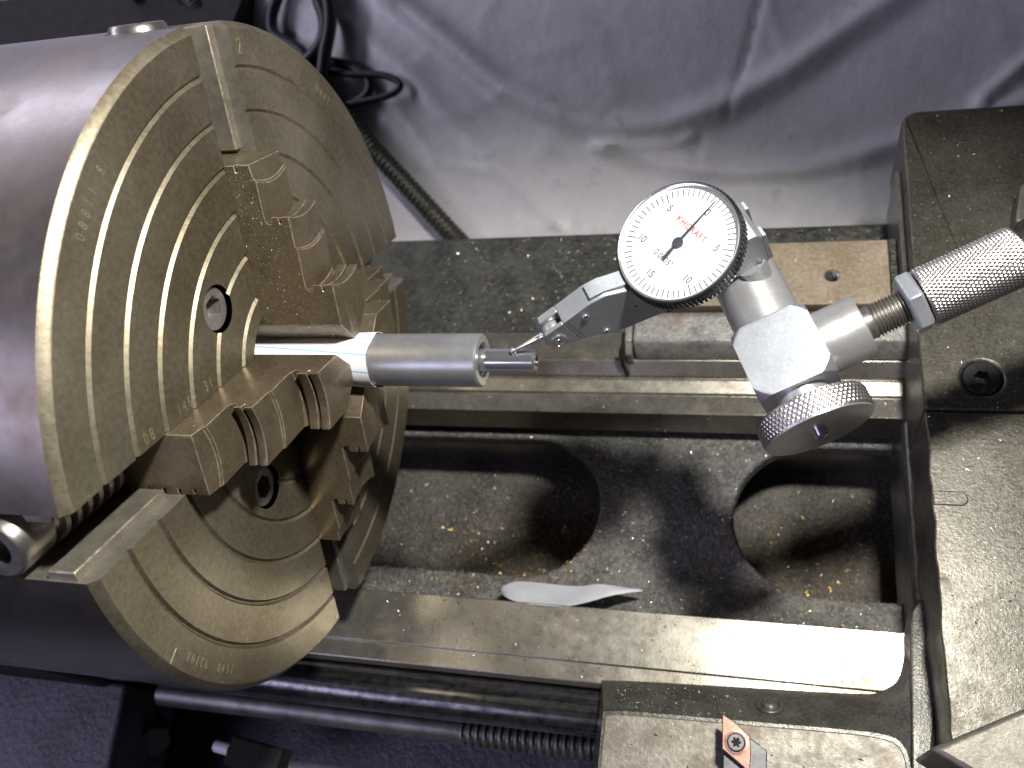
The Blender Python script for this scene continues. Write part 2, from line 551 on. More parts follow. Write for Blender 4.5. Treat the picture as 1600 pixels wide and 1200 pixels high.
def sheet_h(u, v):
    h = 0.0
    for pl, a, w, kd in FOLDS:
        us = [p[0] for p in pl]; vs_ = [p[1] for p in pl]
        if u < min(us) - 5 * w or u > max(us) + 5 * w or v < min(vs_) - 5 * w or v > max(vs_) + 5 * w:
            continue
        d, s = seg_dist(u, v, pl)
        if kd == 'line':
            h += a * math.exp(-(d / w) ** 2)
        else:                       # a soft bulge above the fold line, a crease below it
            x = d / w
            if s > 0:
                h += 1.15 * a * math.exp(-((x - 0.7) ** 2) * 1.2)
            else:
                h += 1.3 * a * 0.45 * math.exp(-x * x * 5)
    h += 3.5 * mnoise.noise(V((u * 0.011, v * 0.013, 3.1)))
    h += 0.9 * (1 - abs(mnoise.noise(V((u * 0.016, v * 0.024, 5.5))))) ** 9 + 0.3 * (1 - abs(mnoise.noise(V((u * 0.035 + 0.02 * v, v * 0.03, 9.5))))) ** 12
    h += 0.5 * mnoise.noise(V((u * 0.045, v * 0.06, 8.7))) + 0.10 * mnoise.noise(V((u * 0.14, v * 0.18, 1.7)))
    return h


NU, NV = 380, 200
vs, fs = [], []
for j in range(NV + 1):
    v = -60 + (520 + 60) * (j / NV) ** 1.25
    for i in range(NU + 1):
        u = -620 + 1120 * i / NU
        P = P0 + V((u, 0, 0)) + EV * v + EN * sheet_h(u, v)
        if v > 330:
            P.z += ((v - 330) / 100) ** 2 * 60
        vs.append(P)
for j in range(NV):
    for i in range(NU):
        a = j * (NU + 1) + i
        fs.append((a, a + 1, a + NU + 2, a + NU + 1))
o = mk('backdrop_sheet', vs, fs, 'plastic_sheet', angle=80)
tag(o, kind='structure')

# ================================================================== LATHE BED
ZW = -118.0
bed = thing('lathe_bed', 'worn steel lathe bed running left to right under the chuck', 'lathe bed', (80, 0, -260))
X0, X1 = -160, 420
# web with two stadium openings
g = G().add(*box2((X0, -43, -152), (X1, 52, -143)))
web = g.build('web', 'web', bed)


def stadium(x0, x1, yc, r, z0, z1, n=40):
    pts = []
    for k in range(n + 1):
        a = -pi / 2 + pi * k / n
        pts.append((x1 - r + r * math.cos(a), yc + r * math.sin(a)))
    for k in range(n + 1):
        a = pi / 2 + pi * k / n
        pts.append((x0 + r + r * math.cos(a), yc + r * math.sin(a)))
    return prism(pts, (0, 0, 0), (1, 0, 0), (0, 1, 0), (0, 0, 1), z0, z1)


cut(web, [stadium(-90, 76.5, 6, 32, -170, -130), stadium(133, 330, 6, 32, -170, -130)])
bevel(web, 1.6, 3)
G().add(*box2((X0, -75, -262), (X1, 128, -190))).build('floor_pan', 'pan', bed)
fw = G().add(*prism([(-43, ZW), (-63.6, ZW), (-63.6, ZW - 0.8), (-70.5, ZW - 0.8), (-72, ZW - 3), (-72, -190), (-50, -190), (-50, -140), (-43, -134)],
                    (0, 0, 0), (0, 1, 0), (0, 0, 1), (1, 0, 0), X0, X1)).build('front_way', 'ways', bed)
bevel(fw, 0.35, 2)
rw = G().add(*prism([(40, ZW), (48.8, ZW), (49.3, ZW + 0.9), (55.1, -116), (55.4, -117.2), (56.6, -117.2), (56.9, -116.2), (62.2, -112), (76.4, -112),
                     (77.5, -190), (46, -190), (46, -140), (40, -136)],
                    (0, 0, 0), (0, 1, 0), (0, 0, 1), (1, 0, 0), X0, X1)).build('rear_way', 'ways', bed)
bevel(rw, 0.3, 2)
sh = G().add(*prism([(76.8, -120.5), (138, -123), (140.5, -126), (141, -262), (76.8, -262)], (0, 0, 0), (0, 1, 0), (0, 0, 1), (1, 0, 0), X0, X1)
             ).build('rear_shelf', 'shelf', bed)
bevel(sh, 1.5, 3)
# polished round-nosed rail along the front of the bed
G().add(*lathe([(8.4, -150), (8.4, 88.5)], (0, -80.6, -125), (1, 0, 0), 72)).build('front_rail', 'rail', bed)
G().add(*box2((-60, -78, -185), (400, -72.4, -127))).build('front_apron', 'headpaint', bed)

# ---- leadscrew
ls = thing('leadscrew', 'dull grey leadscrew with its thread showing beside the saddle wing', 'leadscrew', (0, -91, -150))
A = V((-110, -90.4, -142)); B_ = V((330, -88.5, -142)); ax = (B_ - A).normalized()
G().add(*lathe([(5.3, 0), (5.3, 140)], A, ax, 40)).build('plain_shaft', 'leadscrew', ls)
prof = [(5.2, 140)]
h = 140.0
while h < 330:
    prof += [(6.2, h + 0.6), (6.2, h + 1.6), (4.7, h + 2.0), (4.7, h + 3.0)]
    h += 3.2
G().add(*lathe(prof, A, ax, 40)).build('thread', 'leadscrew', ls)

# ================================================================== HEADSTOCK
hs = thing('headstock', 'dark painted headstock casting behind the chuck at the left', 'headstock', (-220, 20, -260))
b = G().add(*prism([(-92, 20), (-60, 36), (120, 30), (150, 10), (172, -30), (178, -260), (-92, -260)],
                   (0, 0, 0), (0, 1, 0), (0, 0, 1), (1, 0, 0), -420, -128)).build('casting', 'headpaint', hs)
# the slanted front of the casting stays clear of the frame
b2 = G().add(*lathe([(70, -30), (78, -26), (78, 0)], (-84, 0, 0), (1, 0, 0), 64)).build('spindle_nose', 'headpaint', hs)
bevel(b, 6, 3)
p = G().add(*prism([(-330, -89), (-122, -89), (-118, -118), (-112, -150), (-330, -150)], (0, 0, -132), (1, 0, 0), (0, 1, 0), (0, 0, 1), -40, 0)
            ).build('front_ledge', 'panel', hs)
bevel(p, 2.0, 3)

# things in the dark gap below the chuck
hb = thing('hex_bolt', 'dark hexagon bolt head in the black gap below the chuck', 'bolt', (-122, -108, -166))
bx = V((0.75, -0.45, 0.48)).normalized()
o = G().add(*prism(hexpoly(14), (-120, -108, -158), bx.orthogonal().normalized(), bx.cross(bx.orthogonal().normalized()), bx, -4, 5)).build('head', 'tool', hb)
bevel(o, 0.8, 2)
G().add(*lathe([(8.6, -6), (8.6, -4.2)], (-120, -108, -158), bx, 40)).build('washer', 'headpaint', hb)

cp = thing('cable_plug', 'dark block with a short white tip in the shadow below the chuck', 'plug', (-75, -110, -172))
o = G().add(*box((-66, -110, -160), (26, 12, 11), (V((0.99, -0.1, 0)), V((0.1, 0.99, 0)), V((0, 0, 1))))).build('block', 'headpaint', cp)
bevel(o, 1.0, 2)
o = G().add(*lathe([(2.6, 0), (2.6, 7.2), (2.2, 7.8)], (-79.3, -108.7, -158), (-0.99, 0.1, 0), 24)).build('white_tip', 'whiteplastic', cp)
fl = G().add(*box2((-330, -330, -196), (420, -78.5, -192))).build('front_tray', 'panel')
tag(fl, kind='structure')

# ================================================================== SADDLE
sd = thing('saddle', 'oily iron lathe saddle filling the right side of the frame', 'saddle', (240, 20, -160))
RB = [(400, 25.6), (400, 163)] + [(205 - 7 * math.sin(k * pi / 16), 156 + 7 * math.cos(k * pi / 16)) for k in range(9)] + [(198, 25.6)]
o = G().add(*prism(RB, (0, 0, 0), (1, 0, 0), (0, 1, 0), (0, 0, 1), -118, -80)).build('rear_block', 'saddle', sd)
cut(o, [lathe([(6.55, -8), (6.55, 4)], (217.3, 38.2, -80), (0, 0, 1), 48)])
o = bevel(o, 1.3, 3)
PL = [(198.2, 25.0)] + [(198.2 + 0.9 * mnoise.noise(V((k * 0.45, 2.2, 0))) + 0.25 * mnoise.noise(V((k * 2.1, 7.2, 0))), 25 - k * 4.0) for k in range(1, 50)]
PL += [(198.2, -180), (400, -180), (400, 25.0)]
o = G().add(*prism(PL, (0, 0, 0), (1, 0, 0), (0, 1, 0), (0, 0, 1), -117.6, -80.5)).build('slide_plate', 'saddle', sd)
bevel(o, 0.5, 2, 40)
o = G().add(*box2((196.6, -60, -160), (400, 60, -118.4))).build('bridge', 'saddle_dark', sd)
bevel(o, 3, 3)
# raised pad added in the outline of a wet patch
o = G().add(*prism([(-5, 2.6), (4, 2.6), (5.4, 1.6), (5.9, 0), (5.4, -1.6), (4, -2.6), (-5, -2.6)], (203.5, -6.6, -80.55), (1, 0, 0), (0, 1, 0), (0, 0, 1), -1.0, 0.35)
            ).build('wet_patch_pad', 'saddle', sd)
bevel(o, 0.5, 2)
# wing: lofted block with a sloping shoulder
bot = [(88.2, -69.5), (100, -68.6), (140, -66.8), (176, -65.2), (184, -63.6), (189.5, -59.5), (192, -52), (192.6, -44), (194.5, -36), (199, -30), (205, -30), (205, -150), (87.6, -150)]
mid = [(90, -73), (101, -72), (140, -70.2), (176, -68.8), (185, -67.4), (190, -64), (192.8, -57), (193.2, -48), (194.8, -38), (199, -32), (205, -32), (205, -150), (89.4, -150)]
top = [(92.8, -82.5), (103, -81.6), (140, -80.6), (172, -79.8), (184, -80.3), (188, -83.2), (189.4, -88), (189.7, -93), (190, -98), (190.2, -104), (190.6, -112), (191, -150), (92.2, -150)]
vs = [(x, y, -117.7) for x, y in bot] + [(x, y, -110) for x, y in mid] + [(x, y, -98.6) for x, y in top]
bot, mid, top = [[(p.x, p.y) for p in spline([(x, y, 0) for x, y in L[:-3]], 6)] + L[-3:] for L in (bot, mid, top)]
vs = [(x, y, -117.7) for x, y in bot] + [(x, y, -110) for x, y in mid] + [(x, y, -98.6) for x, y in top]
n = len(bot)
fs = [tuple(range(n)), tuple(range(3 * n - 1, 2 * n - 1, -1))]
for L in range(2):
    fs += [(L * n + i, L * n + (i + 1) % n, (L + 1) * n + (i + 1) % n, (L + 1) * n + i) for i in range(n)]
o = mk('wing', vs, fs, 'saddle_dark', sd, angle=25)
bevel(o, 0.8, 2, 20)
inset = [(93.6, -83.6), (103, -82.7), (140, -81.7), (171, -80.9), (183, -81.5), (187, -84), (188.3, -88.5), (188.6, -93), (189, -98), (189.2, -104), (189.6, -112), (190, -149), (93, -149)]
inset = [(p.x, p.y) for p in spline([(x, y, 0) for x, y in inset[:-2]], 6)] + inset[-2:]
o = G().add(*prism(inset, (0, 0, 0), (1, 0, 0), (0, 1, 0), (0, 0, 1), -98.9, -98.0)).build('wing_top', 'wing', sd)
bevel(o, 0.4, 2, 20)
rv = V((0.0, 0.74, 0.67)).normalized()
G().add(*lathe([(4.5, -1.5), (4.5, 0.55), (4.1, 0.85), (3.3, 0.8), (3.0, 0.3), (2.5, 1.2), (1.5, 2.0), (0.01, 2.2)], (147.7, -74.2, -104.8), rv, 40)).build('oil_nipple', 'saddle_dark', sd)
sb = socket_bolt('countersunk_screw', sd, (217.3, 38.2, -79.85), (0, 0, 1), 6.4, 5.0, 6.0, 'blackox', 5.0, 'black countersunk socket screw flush in the saddle')
# rear wing: stained grey bar and wiper
rb = G().add(*prism([(62.2, -111.9), (63.5, -104), (65.6, -101.2), (77.5, -100), (79.5, -101), (80, -111.9)], (0, 0, 0), (0, 1, 0), (0, 0, 1), (1, 0, 0), 91.5, 199)
             ).build('rear_wing', 'grey_bar', sd)
bevel(rb, 1.2, 3)
wb = G().add(*prism([(60.5, -116.2), (61.5, -106), (66, -101.5), (77, -100.4), (79, -111.9), (62.2, -111.9)], (0, 0, 0), (0, 1, 0), (0, 0, 1), (1, 0, 0), 88.0, 91.0)
             ).build('wiper', 'grey_bar', sd)
bevel(wb, 0.5, 2)
G().add(*tube(spline([(87.3, 62.2, -100.5), (86.6, 60.6, -104), (87.0, 58.5, -110), (88.2, 57.2, -115.0)], 8), 1.0, 12)).build('wiper_clip', 'blackox', sd)
G().add(*box2((196, 76, -119.5), (199.5, 140, -90))).build('rear_gib', 'saddle_dark', sd)

tp = thing('tan_plate', 'rusty tan flat plate with a tapped hole behind the indicator holder', 'plate', (150, 95, -118))
o = G().add(*box2((106, 80.6, -112), (192.6, 111.5, -98))).build('plate', 'tan', tp)
cut(o, [lathe([(2.9, -12), (2.9, 2)], (170.8, 94.4, -98), (0, 0, 1), 40)])
bevel(o, 0.5, 2)
prof = [(2.95, 0.05)]
for k in range(8):
    prof += [(2.95, -0.4 - k), (2.35, -0.9 - k)]
g = G().add(*lathe([(r, h - 0.3) for r, h in prof], (170.8, 94.4, -98), (0, 0, 1), 32))
g.f = g.f[:-2]
g.build('tapped_hole', 'thread', tp, smooth=False)
G().add(*box2((193, 80.8, -119), (195.6, 112, -98.6))).build('plate_end', 'shelf', tp)

# bit of casting at the right edge
ce = thing('clamp_corner', 'small bright clamp corner at the right edge of the saddle', 'clamp', (238, 112, -80))
o = G().add(*prism([(-5, -9), (20, -9), (20, 14), (-1.5, 8)], (236.5, 106, 0), (1, 0, 0), (0, 1, 0), (0, 0, 1), -79.9, -70)).build('block', 'compound', ce)
bevel(o, 0.8, 2)

# compound slide corner, bottom right
cs = thing('compound_slide', 'bright steel slide corner jutting in at the lower right edge', 'slide', (215, -100, -80))
c28, s28 = math.cos(math.radians(28)), math.sin(math.radians(28))
o = G().add(*prism([(0, 0), (120, 0), (120, -70), (14, -70), (10, -14)], (187.2, -88.6, 0), (c28, s28, 0), (-s28, c28, 0), (0, 0, 1), -80.4, -50)
            ).build('block', 'compound', cs)
bevel(o, 1.6, 2)

# ================================================================== CHUCK
PHI = math.radians(54.35)
JM = V((0, math.cos(PHI), math.sin(PHI)))       # jaw numbered 2
JN = V((0, -math.sin(PHI), math.cos(PHI)))      # jaw at the lower left
XA = V((1, 0, 0))
ck = thing('four_jaw_chuck', 'large steel four jaw lathe chuck with stepped jaws', 'chuck', (0, 0, 0))
WS = 9.1        # slot half width
DS = 27.0       # slot depth
NA = 72
# the cylinder behind the slots
G().add(*lathe([(19.5, -78), (97, -78), (100, -75), (100, -DS), (19.5, -DS)], (0, 0, 0), XA, 180, closed=True)).build('body', 'body', ck)
G().add(*lathe([(19.0, -60), (0.01, -60)], (0, 0, 0), XA, 48)).build('bore_shade_disc', 'headpaint', ck)  # near-black disc set in for the shaded depth of the bore


def prof_rows():
    rows = [(19.6, -1.2), (20.8, 0.0)]
    for r in (26.3, 38.6, 50.9, 63.1, 75.2, 87.4):
        w, d = 0.88, 0.85
        rows += [(r - w, 0.0), (r - w * 0.15, -d), (r + w * 0.15, -d), (r + w, 0.0)]
    rows += [(97.9, 0.0), (98.4, -0.35), (100.0, -2.2), (100.0, -12.0), (100.0, -DS)]
    return rows


ROWS = prof_rows()


def sector(k):
    """quarter of the front of the chuck between two slots, closed solid"""
    a0 = PHI + k * pi / 2
    vs, fs, gm = [], [], []
    for r, x in ROWS:
        t0 = math.asin(WS / r)
        for i in range(NA + 1):
            a = a0 + t0 + (pi / 2 - 2 * t0) * i / NA
            vs.append((x, r * math.cos(a), r * math.sin(a)))
    nr = len(ROWS)
    w = NA + 1
    for j in range(nr - 1):
        for i in range(NA):
            fs.append((j * w + i, j * w + i + 1, (j + 1) * w + i + 1, (j + 1) * w + i))
    # underside at the slot floor
    b = len(vs)
    for r, x in ROWS[:-1]:
        t0 = math.asin(WS / r)
        for i in range(NA + 1):
            a = a0 + t0 + (pi / 2 - 2 * t0) * i / NA
            vs.append((-DS + 0.02, r * math.cos(a), r * math.sin(a)))
    # walls of the slots: fan of quads from each row down to the floor
    for i in (0, NA):
        for j in range(nr - 2):
            fs.append((j * w + i, (j + 1) * w + i, b + (j + 1) * w + i, b + j * w + i))
        j = nr - 2
        fs.append((j * w + i, (j + 1) * w + i, b + j * w + i))
    for i in range(NA):
        fs.append((i, i + 1, b + i + 1, b + i))
        for j in range(nr - 2):
            fs.append((b + j * w + i, b + j * w + i + 1, b + (j + 1) * w + i + 1, b + (j + 1) * w + i))
        j = nr - 2
        fs.append((b + j * w + i, b + j * w + i + 1, (j + 1) * w + i + 1, (j + 1) * w + i))
    # duplicate-coordinate rows on the rim collapse cleanly
    o = mk('face_sector', vs, fs, 'face', ck, angle=20)
    return o


for k in range(4):
    o = sector(k)
    ab = PHI + k * pi / 2 + pi / 4
    bc = V((0, math.cos(ab), math.sin(ab))) * 41
    cut(o, [lathe([(6.7, -9.0), (6.7, 3)], bc, XA, 48)])
    me = o.data
    me.materials.append(MT['groove']); me.materials.append(MT['body']); me.materials.append(MT['slot'])
    for p in me.polygons:
        c = p.center / S
        r = math.hypot(c.y, c.z)
        if r > 99.2 and abs(p.normal.x) < 0.5:
            p.material_index = 2
        elif r > 98.2 and p.normal.x > 0.1:
            p.material_index = 1
        elif c.x < -0.05 and r < 98 and abs(p.normal.x) < 0.2 and c.x > -6 and not (32 < r < 50 and c.x < -1.0) and any(abs(r - q_) < 1 for q_ in (26.3, 38.6, 50.9, 63.1, 75.2, 87.4)):
            p.material_index = 1
        elif -0.8 < c.x < -0.05 and r < 98 and p.normal.x > 0.2:
            p.material_index = 1
        elif abs(p.normal.x) < 0.3:
            p.material_index = 3
    finish(me, True, 20)
    s = socket_bolt('mounting_screw', ck, bc + XA * -1.3, XA, 6.3, 6.6, 7.0, 'socket', 4.5)


# rails inside the slots, beyond the jaws
for k in range(4):
    a = PHI + k * pi / 2
    d = V((0, math.cos(a), math.sin(a))); t = V((0, -math.sin(a), math.cos(a)))
    for sgn in (-1, 1):
        Lr = math.sqrt(99.3 ** 2 - WS ** 2)
        poly = [(-4.6, 0.2), (-5.2, -2.4), (-12.5, -2.4), (-13.2, -1.2), (-13.2, 0.2)]
        pr = prism([(x, (WS + y) * sgn) for x, y in poly], (0, 0, 0), XA, t, d, 64.6, Lr)
        o = G().add(*pr).build('slot_rail', 'slot', ck)
        bevel(o, 0.35, 2, 30, 'worn')
    # jaw screw: threaded, with a plain bright boss and square socket at the rim
    prof = [(6.9, 66)]
    h = 66.0
    while h < 88:
        prof += [(8.0, h + 0.35), (8.0, h + 1.9), (6.2, h + 2.2), (6.2, h + 3.7)]
        h += 4.0
    prof += [(6.4, 91), (7.8, 91.3), (7.8, 100.4), (7.0, 101.4), (4.2, 101.4), (4.4, 93), (0.01, 93)]
    o = G().add(*lathe(prof, XA * -22, d, 56)).build('jaw_screw', 'thread', ck, angle=40)


# ---- jaws (profile radius / axial height, seen from the side)
WJ = 8.95
JP = [  # r, x, type   s = straight across, c = hollow (turned) step face, t = pointed gripping tip
    (8.45, -24, 't'), (8.45, 25.0, 't'),
    (28.0, 25.0, 'c'), (28.0, 22.3, 'c'), (26.0, 22.2, 'c'), (26.0, 21.5, 'c'), (28.0, 21.4, 'c'), (28.0, 18.6, 'c'), (26.0, 18.5, 'c'), (26.0, 17.2, 'c'), (27.0, 16.4, 'c'), (28.8, 16.3, 'c'),
    (38.9, 16.5, 'c'), (39.5, 15.9, 'c'), (48.4, 15.9, 'c'),
    (48.4, 13.5, 'c'), (46.4, 13.4, 'c'), (46.4, 12.7, 'c'), (48.4, 12.6, 'c'), (48.4, 10.3, 'c'), (46.4, 10.2, 'c'), (46.4, 9.0, 'c'), (47.4, 8.4, 'c'), (49.2, 8.3, 'c'),
    (58.6, 8.5, 'c'), (59.3, 7.9, 'c'), (63.3, 7.3, 's'), (63.6, -24, 's')]
TS = [-WJ, -7.6, -5.9, -4.2, -2.4, -1.2, 0, 1.2, 2.4, 4.2, 5.9, 7.6, WJ]


def jaw_r(r, kd, t):
    if kd == 't':
        return r + max(0.0, abs(t) - 2.4) * (7.0 / 6.5) - (0.25 if abs(t) < 0.01 else 0)
    if kd == 'c':
        return r - 1.9 * (1 - (t / WJ) ** 2)
    return r


vs, fs = [], []
for t in TS:
    for r, x, kd in JP:
        vs.append((x, jaw_r(r, kd, t), t))
n = len(JP)
for j in range(len(TS) - 1):
    for i in range(n):
        i2 = (i + 1) % n
        fs.append((j * n + i, j * n + i2, (j + 1) * n + i2, (j + 1) * n + i))
fs.append(tuple(range(n)))
fs.append(tuple((len(TS) - 1) * n + i for i in range(n)))
jaw0 = mk('jaw', vs, fs, 'jaw', ck, angle=28)
cutters = []
for k in range(5):
    cutters.append(box((3.2 - 4.6 * k, 63.4, WJ), (0.9, 4.2, 3.4)))
cut(jaw0, cutters)
bevel(jaw0, 0.2, 2, 32, 'worn')
bake(jaw0)
finish(jaw0.data, True, 22)
# local frame of a jaw: y = outward, z = sideways; turn it about the chuck axis
for k in range(4):
    j = jaw0 if k == 0 else jaw0.copy()
    if k:
        COL.objects.link(j); j.parent = ck
    j.rotation_euler = (PHI + k * pi / 2, 0, 0)

# ---- stamped marks on the face


def face_text(body, size, r, deg, name='stamped_mark', ext=0.10, narrow=0.75, spacing=1.1):
    a = math.radians(deg)
    rho = V((0, math.cos(a), math.sin(a))); tau = V((0, -math.sin(a), math.cos(a)))
    return text(name, body, size, rho * r + XA * 0.01, -tau, rho, 'stamp', ck, ext, narrow, spacing)


face_text('2', 6.5, 93.0, 46.4)
face_text('4', 4.2, 96.2, -132.0)
for i, ch in enumerate('1540'):
    face_text(ch, 3.6, 93.8, -171.5 - i * 1.35, ext=0.07)
for i, ch in enumerate('92108'):
    face_text(ch, 3.6, 93.8, -179.5 - i * 1.35, ext=0.07)
for i, ch in enumerate('08811 8'):
    if ch != ' ':
        face_text(ch, 4.0, 93.2, 102.5 - i * 1.75, ext=0.07)
for i, ch in enumerate('Dual'):
    face_text(ch, 4.0, 92.3, 17.8 - i * 1.6, ext=0.06)
for body, off, rr, sz in (('08', 11.6, 69.0, 4.6), ('146', 11.8, 53.6, 4.4), ('31', 12.2, 42.0, 4.4)):
    text('stamped_mark', body, sz, JN * rr + JM * off + XA * 0.01, -JN, JM, 'stamp', ck, 0.08, 0.7, 1.5)
for r, dg in ((95.9, 171.3), (94.4, 138.2)):
    a = math.radians(dg)
    rho = V((0, math.cos(a), math.sin(a))); tau = V((0, -math.sin(a), math.cos(a)))
    G().add(*box(rho * r + XA * 0.03, (0.12, 0.35, 4.2), (XA, tau, rho))).build('index_mark', 'groove', ck)

# ================================================================== WORKPIECE
wk = thing('steel_sleeve', 'grey steel sleeve gripped in the chuck jaws', 'sleeve', (30, 0, -8))
o = G().add(*lathe([(8.0, -22), (8.0, 63.4), (7.5, 64.0), (5.4, 64.0), (4.9, 63.4), (4.9, 40), (4.9, -22)], (0, 0, 0), XA, 96, closed=True)).build('sleeve', 'bar', wk)
rd = thing('steel_pin', 'small polished hollow pin sticking out of the sleeve', 'pin', (66, 0, -4))
G().add(*lathe([(3.45, 20), (3.45, 79.8), (3.1, 80.3), (2.0, 80.3), (1.8, 79.9), (1.8, 70), (0.01, 70)], (0, 0, 0), XA, 72)).build('pin', 'bright', rd)
G().add(*lathe([(4.85, 45), (4.85, 62.0), (3.5, 62.0), (3.5, 45)], (0, 0, 0), XA, 72, closed=True)).build('bushing', 'thread', rd)

# paper strip wrapped round the sleeve, one edge lifting
vs, fs = [], []
NX, NP = 30, 90
a_s, a_e = math.radians(-262), math.radians(95)
for layer in (0, 1):
    for i in range(NX + 1):
        f = i / NX
        x = -21 + (51.4 + 21 - 21) * f
        for k in range(NP + 1):
            g_ = k / NP
            a = a_s + (a_e - a_s) * g_
            r = 8.14 + 0.10 * layer + 0.10 * math.sin(3 * a) * f
            if f > 0.80:
                r += (f - 0.80) / 0.2 * 0.32
            if g_ < 0.06:
                r += (1 - g_ / 0.06) * (0.3 + 0.9 * max(0, f - 0.55))
            xe = x + (0.5 * math.sin(2 * a) + 0.25 * math.sin(5 * a) if i == NX else 0)
            vs.append((xe, r * math.sin(a), r * math.cos(a)))
w = NP + 1
b = (NX + 1) * w
for layer in (0, 1):
    for i in range(NX):
        for k in range(NP):
            q0 = layer * b + i * w + k
            fs.append((q0, q0 + 1, q0 + w + 1, q0 + w))
for i in range(NX):
    for k in (0, NP):
        fs.append((i * w + k, (i + 1) * w + k, b + (i + 1) * w + k, b + i * w + k))
for k in range(NP):
    for i in (0, NX):
        fs.append((i * w + k, i * w + k + 1, b + i * w + k + 1, b + i * w + k))
o = mk('paper_wrap', vs, fs, 'paper', None, angle=60, org=(0, 0, 0))
tag(o, 'blue lined white paper strip wrapped round the sleeve under the jaws', 'paper')

# ================================================================== DIAL TEST INDICATOR
DU = V((0.8404, 0.4375, 0.3197)).normalized()
DN = V((-0.2434, -0.2224, 0.9441)); DN = (DN - DU * DN.dot(DU)).normalized()
DV = DN.cross(DU) * -1
if DV.dot(V((0.4842, -0.8713, -0.0804))) < 0:
    DV = -DV
PD = V((121.94, 22.45, 24.36))


def dl(u, v, n=0.0):
    return PD + DU * u + DV * v + DN * n


di = thing('dial_indicator', 'white faced dial test indicator with its stylus on the polished pin', 'dial indicator', tuple(PD))
bz = -4.6
# bezel: serrated black ring
NT_ = 88
vs, fs = [], []
rings = [(16.62, 1.25, 0), (16.85, 1.4, 0), (17.2, 1.1, 0), (17.3, 0.5, 0), (17.7, 0.2, 1), (17.7, -3.4, 1), (17.2, -3.7, 0), (17.0, bz, 0), (12.5, bz, 0), (12.5, -0.6, 0), (16.62, -0.6, 0)]
seg = NT_ * 4
for r, h, s in rings:
    for k in range(seg):
        a = 2 * pi * k / seg
        rr = r - (0.5 if s and (k % 4) in (2, 3) else 0)
        vs.append(dl(rr * math.cos(a), rr * math.sin(a), h))
for i in range(len(rings)):
    j = (i + 1) % len(rings)
    for k in range(seg):
        k2 = (k + 1) % seg
        fs.append((i * seg + k, i * seg + k2, j * seg + k2, j * seg + k))
mk('bezel', vs, fs, 'bezel', di, angle=25)
G().add(*lathe([(16.2, 0.05), (16.25, 1.35), (16.5, 1.5), (16.8, 1.42), (16.6, 0.05)], PD, DN, 96, closed=True)).build('bezel_rim', 'bright', di)
dfc = G().add(*lathe([(16.5, -0.5), (16.5, 0.0), (0.01, 0.0)], PD, DN, 96)).build('dial_face', 'dial_white', di)
G().add(*lathe([(16.2, 1.0), (16.2, 1.2), (0.01, 1.3)], PD, DN, 96)).build('lens', 'glass', di)
A0 = math.radians(-14.5)
d_up = DU * math.cos(A0) + DV * math.sin(A0)
d_rt = DV * math.cos(A0) - DU * math.sin(A0)


def dpt(deg, r):
    a = math.radians(deg)
    return PD + (d_up * math.cos(a) + d_rt * math.sin(a)) * r


for k in range(60):
    a = math.radians(k * 6)
    rad = d_up * math.cos(a) + d_rt * math.sin(a); tg = d_rt * math.cos(a) - d_up * math.sin(a)
    long_ = k % 10 == 0
    r0, r1 = (12.5, 15.5) if long_ else (13.3, 15.5)
    G().add(*box(PD + rad * ((r0 + r1) / 2) + DN * 0.03, (r1 - r0, 0.30, 0.04), (rad, tg, DN))).build('tick', 'ink', dfc, smooth=False)
for deg, s in ((0, '0'), (60, '5'), (120, '10'), (180, '15'), (240, '10'), (300, '5')):
    text('numeral', s, 2.9, dpt(deg, 10.8) + DN * 0.02, d_rt, d_up, 'ink', dfc, 0.03, 0.9, 1.0, 0.012)
text('maker_name', 'KHCRAFT', 2.5, PD + d_up * 4.9 - d_rt * 0.1 + DN * 0.02, d_rt, d_up, 'redink', dfc, 0.03, 0.92, 1.15, 0.02)
text('trademark_dot', "'", 1.2, PD + d_up * 5.1 + d_rt * 5.6 + DN * 0.02, d_rt, d_up, 'redink', dfc, 0.03)
text('graduation_text', '0.0005"', 2.5, PD - d_up * 5.6 - d_rt * 0.2 + DN * 0.02, d_rt, d_up, 'ink', dfc, 0.03, 0.82, 1.1, 0.014)
# needle
na = math.radians(0.0)
n1 = (DU * math.cos(A0 - 0.03) + DV * math.sin(A0 - 0.03)); n2 = n1.cross(DN)
hub = PD + DN * 0.55
g = G().add(*prism([(-5.9, 0.25), (-5.9, -0.25), (-3.6, -0.55), (-1.6, -0.35), (0.5, -0.42), (14.6, -0.10), (14.6, 0.10), (0.5, 0.42), (-1.6, 0.35), (-3.6, 0.55)], hub, n1, n2, DN, 0, 0.15))
nd = g.build('needle', 'needle', di)
G().add(*lathe([(1.45, -0.5), (1.45, 0.3), (0.01, 0.35)], hub, DN, 40)).build('hub', 'needle', nd)

# body: side plate profile (along U, along N) extruded across V
BP = [(-37.6, 3.25), (-28.2, 3.9), (-23.6, 3.0), (-18.2, -0.8), (-15.5, -2.4), (-12, -4.65), (8.0, -4.65), (8.0, -20.5), (3, -20.5), (-15.2, -19.2), (-25.6, -15.6), (-30.0, -13.4), (-34.9, -9.2), (-37.6, -7.8)]
SL = 0.13  # side lean shaped to catch grazing light from the work lamp


def side_v(n):
    return 4.0 + SL * (-8.0 - n)


def lean(poly, v0):
    """prism across the indicator whose front side leans with height"""
    n_ = len(poly)
    vs_ = [dl(u, v0, n) for u, n in poly] + [dl(u, side_v(n), n) for u, n in poly]
    fs_ = [tuple(range(n_)), tuple(range(2 * n_ - 1, n_ - 1, -1))]
    fs_ += [(i, (i + 1) % n_, n_ + (i + 1) % n_, n_ + i) for i in range(n_)]
    return vs_, fs_


